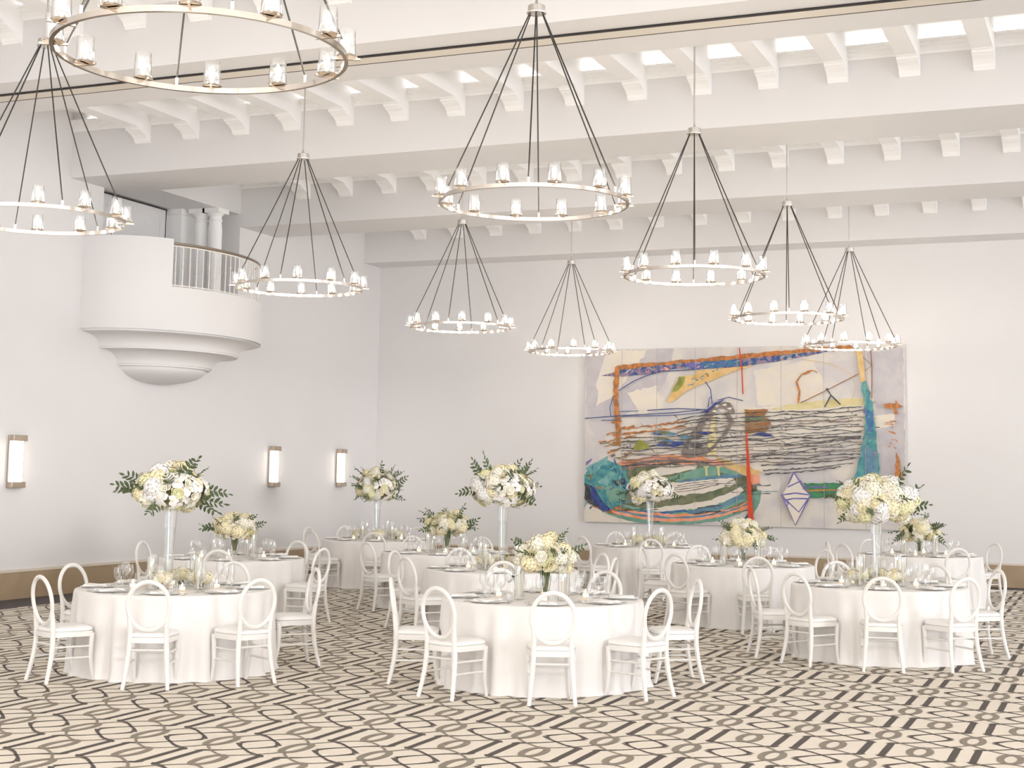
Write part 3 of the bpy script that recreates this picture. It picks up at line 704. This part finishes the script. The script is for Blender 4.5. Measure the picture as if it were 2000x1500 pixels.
for ti, c in TC.items():
    for k in range(8):
        az = PH[ti]+45*k; a = RAD(az); w = SLOT[slot(ti, az)]; T = TN[ti]; at = 'at the %s seat, %s' % (w.replace(' side',''), T)
        er = Vector((cos(a), sin(a))); et = Vector((-sin(a), cos(a)))       # outward, and the diner's right hand is -et... 
        def pos(r, t): p = er*r + et*t; return (c[0]+p.x, c[1]+p.y, HT)
        rz = a + pi/2                                                       # local +Y towards the table centre
        p = pos(.715, 0); put('dinner_plate', 'dinner_plate', p, rz, 'white dinner plate ' + at, 'plate', 'place setting plates')
        put('folded_napkin', 'folded_napkin', (p[0], p[1], HT+.013), rz + random.uniform(-.15,.15), 'white folded napkin on the plate ' + at, 'napkin', 'folded napkins on plates')
        put('fork', 'fork', pos(.72, .195), rz, 'silver outer fork ' + at, 'fork', 'silver forks')
        put('fork', 'fork', pos(.715, .173), rz, 'silver inner fork beside the plate ' + at, 'fork', 'silver forks')
        put('knife', 'knife', pos(.72, -.178), rz, 'silver knife beside the plate ' + at, 'knife', 'silver knives')
        put('wine_glass', 'red_wine_glass', pos(.475, -.06+random.uniform(-.01,.01)), 0, 'large stemmed wine glass ' + at, 'wine glass', 'stemmed wine glasses')
        put('wine_glass', 'white_wine_glass', pos(.535, -.145+random.uniform(-.01,.01)), 0, 'smaller stemmed wine glass ' + at, 'wine glass', 'stemmed wine glasses')
        put('water_tumbler', 'water_tumbler', pos(.50, .06+random.uniform(-.01,.01)), 0, 'clear low water tumbler ' + at, 'tumbler', 'water tumblers')

# candles
def taper_mesh(h):
    b = M(WAX); b.lathe([(0,0),(.011,0),(.0105,h),(.004,h+.004),(0,h+.004)], 12); return b.mesh('taper_candle')
TAP = {h: taper_mesh(h) for h in (.16,.20,.24)}
bw = M(WICKM); bw.tube([(0,0,0),(0,0,.012)], .0014, 5); WK = bw.mesh('wick')
bf = M(FLAME); bf.lathe([(.001,.006),(.0065,.016),(.0055,.026),(.001,.042)], 10); FL = bf.mesh('flame')
bv = M(VOT); bv.lathe([(0,0),(.026,0),(.027,.028),(0,.028)], 14); VW = bv.mesh('votive_wax')
def candle(name, me, loc, h, label, group, lit=True):
    t = thing(name, label, 'candle', loc, 0, group)
    o = bpy.data.objects.new('wax', me); COL.objects.link(o); o.parent = t
    for nm, m2 in (('wick', WK), ('flame', FL)):
        o = bpy.data.objects.new(nm, m2); COL.objects.link(o); o.parent = t; o.location = (0,0,h)
SIDE = ['camera side','near right','right','far right','far','far left','left','near left']
for ti, c in TC.items():
    rg = random.Random(100+ti); ca = math.degrees(atan2(-c[1],-c[0]))
    for k in range(4):
        s = (2*k+1) % 8; az = RAD(ca + 45*s + rg.uniform(-12,12)); r = .27 + rg.uniform(0,.05); h = rg.choice((.16,.20,.24)); p = (c[0]+r*cos(az), c[1]+r*sin(az), HT)
        put('candle_cylinder', 'hurricane_glass', p, 0, 'clear glass candle cylinder, %s of the centre, %s' % (SIDE[s], TN[ti]), 'candle holder', 'glass candle cylinders')
        candle('taper_candle', TAP[h], (p[0], p[1], HT+.011), h, 'ivory taper candle in its glass cylinder, %s of the centre, %s' % (SIDE[s], TN[ti]), 'ivory taper candles')
    for k in range(4):
        s = 2*k; az = RAD(ca + 45*s + rg.uniform(-10,10)); r = .38 + rg.uniform(0,.02); p = (c[0]+r*cos(az), c[1]+r*sin(az), HT)
        put('votive_holder', 'votive_glass', p, 0, 'small clear votive glass, %s of the centre, %s' % (SIDE[s], TN[ti]), 'candle holder', 'small votive glasses')
        candle('votive_candle', VW, (p[0], p[1], HT+.011), .028, 'small lit votive candle, %s of the centre, %s' % (SIDE[s], TN[ti]), 'small votive candles')

# ------------------------------------------------------------------ flowers
def rose(m, r):
    b = M(m); rg = random.Random(5)
    for L, (n, tilt, sc) in enumerate(((3,.15,.45),(4,.35,.62),(5,.65,.82),(6,1.0,1.0))):
        for k in range(n):
            w = 2*pi*(k+.37*L)/n + rg.uniform(-.1,.1); rows = []
            for i in range(5):
                t = i/4; out = r*sc*(.25+.75*sin(t*1.5)**1.0)*(.35+.65*tilt); hgt = r*sc*(1.15-.55*tilt)*sin(t*1.6) - r*.12*L
                if i == 4: out += r*.10; hgt -= r*.03
                hw = r*sc*(.30+.42*sin(t*pi*.85))
                rows.append([(cos(w)*(out-.28*hw*q*q*2) - sin(w)*hw*q, sin(w)*(out-.28*hw*q*q*2) + cos(w)*hw*q, hgt) for q in (-1,-.5,0,.5,1)])
            b.grid(rows)
    b.lathe([(0,-r*.2),(r*.28,-.1*r),(r*.30,.25*r),(r*.12,r*.42),(0,r*.36)], 10)
    return b.mesh('rose_bloom')
def hydrangea(m, r):
    b = M(m); rg = random.Random(9); N = 74
    for i in range(N):
        z = 1-1.55*(i+.5)/N; rad = sqrt(max(0,1-z*z)); w = i*2.39996
        d = Vector((rad*cos(w), rad*sin(w), z)); p = d*r*rg.uniform(.88,1.06)
        u = d.orthogonal().normalized(); v = d.cross(u); t0 = rg.uniform(0,pi/2); s = r*.24
        for k in range(4):
            a = t0 + k*pi/2; e = u*cos(a)+v*sin(a); g = u*-sin(a)+v*cos(a)
            b.add([p, p+e*s*.55-g*s*.5+d*s*.12, p+e*s*1.1+d*s*rg.uniform(0,.3), p+e*s*.55+g*s*.5+d*s*.12], [(0,1,2,3)])
    b.lathe([(.01*r,-.75*r),(.6*r,-.5*r),(.86*r,-.05*r),(.7*r,.5*r),(.3*r,.8*r),(.01*r,.86*r)], 12)
    return b.mesh('hydrangea_bloom', smooth=False)
def orchid(r):
    b = M(ORCH)
    def pet(w, l, hw, z):
        rows = []
        for i in range(6):
            t = i/5; h = hw*(sin(pi*(.12+.80*t))**.7); rows.append([(cos(w)*l*t-sin(w)*h*q, sin(w)*l*t+cos(w)*h*q, z+.16*l*t-.22*l*t*t-.10*h*q*q) for q in (-1,-.5,0,.5,1)])
        b.grid(rows)
    for w, l, hw in ((pi/2,1,.36),(pi*7/6,1,.34),(-pi/6,1,.34)): pet(w, r*l, r*hw, 0)
    for w in (.12, pi-.12): pet(w, r*1.02, r*.56, .06*r)
    b.use(CENT); b.lathe([(.02*r,.05*r),(.14*r,.10*r),(.10*r,.24*r),(.01*r,.28*r)], 8)
    b.use(ORCH); b.tube([(0,0,.1*r),(0,-.16*r,.22*r),(0,-.26*r,.18*r)], [.09*r,.10*r,.03*r], 6)
    return b.mesh('orchid_bloom')
def sprig(seed, L):
    b = M(LEAF); rg = random.Random(seed); pts = [Vector((0,0,0))]; bend = rg.uniform(-.35,.35)
    for i in range(1, 7):
        t = i/6; pts.append(Vector((L*.30*bend*t*t*2, L*.1*sin(t*3)*bend, L*t)))
    b.tube(pts, [.004-.0028*i/6 for i in range(7)], 5)
    for i in range(1, 7):
        for s in ((1,-1) if i < 6 else (0,)):
            p = pts[i]; d = Vector((s*.85, rg.uniform(-.35,.35), .62)).normalized() if s else Vector((bend,0,1)).normalized()
            l = L*.34*(1-.06*i)*rg.uniform(.8,1.1); u = d.cross(Vector((0,1,.2))).normalized(); f = d.cross(u)
            rows = []
            for j in range(6):
                t = j/5; h = l*.21*sin(pi*min(1, .06+.94*t))**.8
                rows.append([p+d*l*t+u*h*q+f*(abs(q)*h*.4 - l*.14*t*t) for q in (-1,0,1)])
            b.grid(rows)
    return b.mesh('leaf_sprig')
FM = {'rose': [rose(CREAM,.045), rose(IVORY,.042), rose(LIMEF,.04)], 'hyd': [hydrangea(IVORY,.075), hydrangea(CREAM,.072), hydrangea(ORCH,.075), hydrangea(LIMEF,.066)], 'orc': [orchid(.062)], 'bud': [rose(IVORY,.028)]}
SPR = [sprig(s, .24) for s in range(5)]
def link(name, me, parent, loc, rot, sc=1):
    o = bpy.data.objects.new(name, me); COL.objects.link(o); o.parent = parent; o.location = loc; o.rotation_euler = rot; o.scale = (sc,)*3; return o
def orient(d, rg, roll=True):
    q = Vector(d).to_track_quat('Z', 'Y'); e = q.to_matrix() @ Matrix.Rotation(rg.uniform(0,2*pi) if roll else 0, 3, 'Z'); return e.to_euler()
def bouquet(name, loc, A, B, label, group, seed, kinds, nb, ns, zlow=-.75, cat='flower arrangement'):
    """blooms set over an ellipsoid: A half width, B half height"""
    t = thing(name, label, cat, loc, 0, group); rg = random.Random(seed)
    b = M(FOLI); b.lathe([(.02,-.5*B),(.42*A,-.38*B),(.66*A,0),(.46*A,.5*B),(.02,.66*B)], 18); b.build('foliage', t)
    for i in range(nb):
        z = 1-(1-zlow)*(i+.5)/nb; rad = sqrt(max(0,1-z*z)); w = i*2.39996 + rg.uniform(-.15,.15)
        d = Vector((rad*cos(w), rad*sin(w), z)); f = rg.uniform(.80,1.0)
        # orchids spray to one side, hydrangeas low, roses between
        k = kinds(d, rg); me = rg.choice(FM[k][:2] if kinds is kl and k == 'hyd' else FM[k])
        if k == 'orc' : f = rg.uniform(.92,1.08)
        if k == 'bud' : f = 1.08
        p = Vector((d.x*A*f, d.y*A*f, d.z*B*f)); nrm = Vector((d.x/A, d.y/A, d.z/B)).normalized()
        nm = {'rose':'rose_bloom','hyd':'hydrangea_bloom','orc':'orchid_bloom','bud':'rose_bud'}[k]
        link(nm, me, t, p, orient(nrm + Vector((rg.uniform(-.2,.2), rg.uniform(-.2,.2), rg.uniform(-.1,.2))), rg), rg.uniform(.9,1.2)*(1.16 if A > .3 and k != 'orc' else 1.0))
    for i in range(ns):
        w = 2*pi*(i+rg.uniform(-.3,.3))/ns*1.0; z = rg.uniform(-.55,.85); rad = sqrt(1-z*z)
        d = Vector((rad*cos(w), rad*sin(w), z)); p = Vector((d.x*A*.78, d.y*A*.78, d.z*B*.78))
        link('leaf_sprig', rg.choice(SPR), t, p, orient(d+Vector((0,0,rg.uniform(-.3,.3))), rg), rg.uniform(.75,1.15)*(A/.3)**.35)
    return t
def kt(d, rg):
    q = rg.random()
    if d.x*.8 - d.y*.2 > .25 and q < .55: return 'orc'
    if d.x < -.55 and q < .5: return 'orc'
    if q < .52: return 'hyd'
    if q < .92: return 'rose'
    return 'bud'
def kh(d, rg): return 'hyd' if rg.random() < .6 else ('rose' if rg.random() < .8 else 'orc')
def kl(d, rg):
    q = rg.random(); return 'rose' if q < .66 else ('hyd' if q < .9 else 'bud')
def vase_tall(c, h, ti):
    t = thing('trumpet_vase', 'tall clear glass trumpet vase on the ' + TN[ti], 'vase', (c[0], c[1], HT), 0, 'tall trumpet vases')
    b = M(VGLASS); b.lathe([(0,.004),(.055,.004),(.057,.010),(.044,.022),(.040,.04),(.043,.2),(.049,h*.55),(.060,h*.85),(.069,h),(.064,h),(.055,h*.85),(.044,h*.55),(.038,.2),(.035,.05),(0,.045)], 28); b.build('glass_body', t)
    b = M(WATER); b.lathe([(0,.047),(.034,.052),(.037,.2),(.043,h*.55),(.050,h*.74),(0,h*.74)], 24); b.build('water', t)
def vase_low(c, ti):
    t = thing('footed_vase', 'short footed glass vase on the ' + TN[ti], 'vase', (c[0], c[1], HT), 0, 'short footed vases')
    b = M(VGLASS); b.lathe([(0,.003),(.045,.003),(.046,.008),(.018,.018),(.018,.03),(.036,.055),(.050,.12),(.055,.20),(.053,.20),(.047,.12),(.033,.058),(0,.04)], 24); b.build('glass_body', t)
OFF = {1:-.07,5:-.02,7:.015,8:.01,3:-.017,4:.026,6:.01,9:.012,10:.0,2:.025}    # vases stand a little off centre
def vpos(ti): return (TC[ti][0]+.924*OFF[ti], TC[ti][1]+.382*OFF[ti])
TALL = {1:(1.647,.335,.208,'large orchid and hydrangea bouquet in the tall vase',1,150,18),5:(1.587,.345,.262,'leafy white bouquet in the tall vase',5,140,24),7:(1.666,.365,.238,'large white bouquet in the tall vase',7,150,18),
        8:(1.645,.345,.21,'round white bouquet in front of the painting',8,145,10),3:(1.614,.37,.215,'large yellow and white bouquet in the tall vase',3,150,16)}
for ti, (zc, A, B, lab, sd, nb, ns) in TALL.items():
    c = vpos(ti); vase_tall(c, zc-HT-B*.72, ti)
    bouquet('tall_bouquet', (c[0], c[1], zc), A, B, lab + ' on the ' + TN[ti], 'tall bouquets', sd, kh if ti == 3 else kt, nb, ns)
LOW = {4:(1.10,.255,.158,'cream rose bouquet in the short vase',24,104,8),6:(1.135,.27,.16,'leafy cream bouquet in the short vase',26,104,18),2:(1.11,.228,.16,'yellow and white bouquet in the short vase',22,104,11),9:(1.11,.255,.148,'round cream bouquet in the short vase',29,104,10),10:(1.085,.26,.158,'leafy green and white bouquet in the short vase',30,104,18)}
for ti, (zc, A, B, lab, sd, nb, ns) in LOW.items():
    c = vpos(ti); vase_low(c, ti); zb = HT - zc
    t = bouquet('low_bouquet', (c[0], c[1], zc), A, B, lab + ' on the ' + TN[ti], 'low bouquets', sd, kl, nb, ns, -.66)
    rg = random.Random(sd); b = M(STEM)
    for k in range(26):
        w = rg.uniform(0,2*pi); r0 = .018*sqrt(rg.random()); r1 = .046*sqrt(rg.random()); w2 = w+rg.uniform(-1.2,1.2)
        b.tube([(r0*cos(w), r0*sin(w), zb+.055),(r1*cos(w2), r1*sin(w2), zb+.20),(r1*1.2*cos(w2), r1*1.2*sin(w2), -B*.3)], .0042, 5)
    b.build('stems', t)
# small flower cubes at the foot of the tall vases
POSY = {1:[(-.07,.17),(.30,.08),(.12,-.24)],7:[(-.20,.08),(.22,.06),(.02,-.25)],8:[(-.22,.03),(.17,.03),(0,-.24)],3:[(-.20,.12),(.18,.10),(0,-.24)],5:[(-.30,.04),(.31,.04),(.02,.20)]}
for ti in TALL:
    c = vpos(ti); ca = atan2(-c[1],-c[0]); rg = random.Random(60+ti)
    for k, w in enumerate(('left of','right of','in front of' if ti == 5 else 'behind')):
        u, v = POSY[ti][k]; p = (c[0]+v*cos(ca)-u*sin(ca), c[1]+v*sin(ca)+u*cos(ca), HT)
        b = M(VGLASS); s = .048; b.box((-s,-s,.002),(s,s,.09)); o = b.build('cube_vase', loc=p); o.rotation_euler = (0,0,rg.uniform(0,1)); tag(o, 'small glass cube vase %s the tall vase, %s' % (w, TN[ti]), 'vase', 'small cube vases')
        t = thing('small_posy', 'small hydrangea posy %s the tall vase, %s' % (w, TN[ti]), 'flower arrangement', (p[0], p[1], HT+.085), 0, 'small hydrangea posies')
        for j in range(9):
            aa = 2*pi*j/8; rr = 0 if j == 8 else .062; me = FM['hyd'][(j+k) % 2]
            link('hydrangea_bloom', me, t, (rr*cos(aa), rr*sin(aa), .045 if j == 8 else .012+.012*(j % 2)), orient(Vector((cos(aa)*(rr > 0), sin(aa)*(rr > 0), .9)), rg), .72)
        b = M(STEM)
        for j in range(10): aa = rg.uniform(0,6.28); b.tube([(.02*cos(aa),.02*sin(aa),-.075),(.03*cos(aa+.6),.03*sin(aa+.6),.01)], .004, 5)
        b.build('stems', t)

# ------------------------------------------------------------------ camera, light, view
cam_d = bpy.data.cameras.new('camera'); cam = bpy.data.objects.new('camera', cam_d); COL.objects.link(cam); SC.camera = cam
R = ((.92415989,.38171515,.01490089),(.02642019,-.10278142,.99435303),(-.38109115,.91854751,.10507146))
m = Matrix(((R[0][0],R[1][0],-R[2][0],0),(R[0][1],R[1][1],-R[2][1],0),(R[0][2],R[1][2],-R[2][2],H),(0,0,0,1)))
cam.matrix_world = m
cam_d.sensor_width = 36; cam_d.lens = 2865.05/2000*36; cam_d.shift_y = (622.774-750)/2000; cam_d.clip_end = 200

w = bpy.data.worlds.new('daylight'); SC.world = w; w.use_nodes = True; nt = w.node_tree
bg = nt.nodes['Background']; tc = nt.nodes.new('ShaderNodeTexCoord'); sx = nt.nodes.new('ShaderNodeSeparateXYZ')
def mrange(src, a, b):
    n = nt.nodes.new('ShaderNodeMapRange'); n.inputs['From Min'].default_value = a; n.inputs['From Max'].default_value = b
    nt.links.new(src, n.inputs['Value']); return n.outputs['Result']
def mixc(fac, a, b):
    n = nt.nodes.new('ShaderNodeMix'); n.data_type = 'RGBA'
    for k, v in (('A', a), ('B', b)):
        if isinstance(v, tuple): n.inputs[k].default_value = (*v, 1)
        else: nt.links.new(v, n.inputs[k])
    nt.links.new(fac, n.inputs['Factor']); return n.outputs['Result']
nt.links.new(tc.outputs['Generated'], sx.inputs[0])
fx = mrange(sx.outputs['X'], -.2, .85); fz = mrange(sx.outputs['Z'], .05, -.25)
low = mixc(fz, (1.0, 1.05, 1.15), (2.9, 3.0, 3.15))            # glow added below the horizon, window side, to brighten ceiling and beam undersides
nt.links.new(mixc(fx, (2.1, 2.02, 1.95), low), bg.inputs['Color']); bg.inputs['Strength'].default_value = 1.0
sd = bpy.data.lights.new('low daylight', 'SUN'); sd.energy = .38; sd.angle = RAD(9); sd.color = (.98, .98, 1.0)
so = bpy.data.objects.new('low daylight', sd); COL.objects.link(so); so.rotation_euler = Vector((-.88, .46, -.06)).to_track_quat('-Z', 'Y').to_euler(); so.location = (4, -6, 3)

SC.view_settings.view_transform = 'Standard'; SC.view_settings.look = 'None'; SC.view_settings.gamma = 1; SC.view_settings.use_curve_mapping = False
SC.view_settings.exposure = .90
cy = SC.cycles
cy.max_bounces = 10; cy.diffuse_bounces = 5; cy.glossy_bounces = 3; cy.transmission_bounces = 4; cy.transparent_max_bounces = 40
cy.caustics_reflective = False; cy.caustics_refractive = False; cy.sample_clamp_indirect = 6
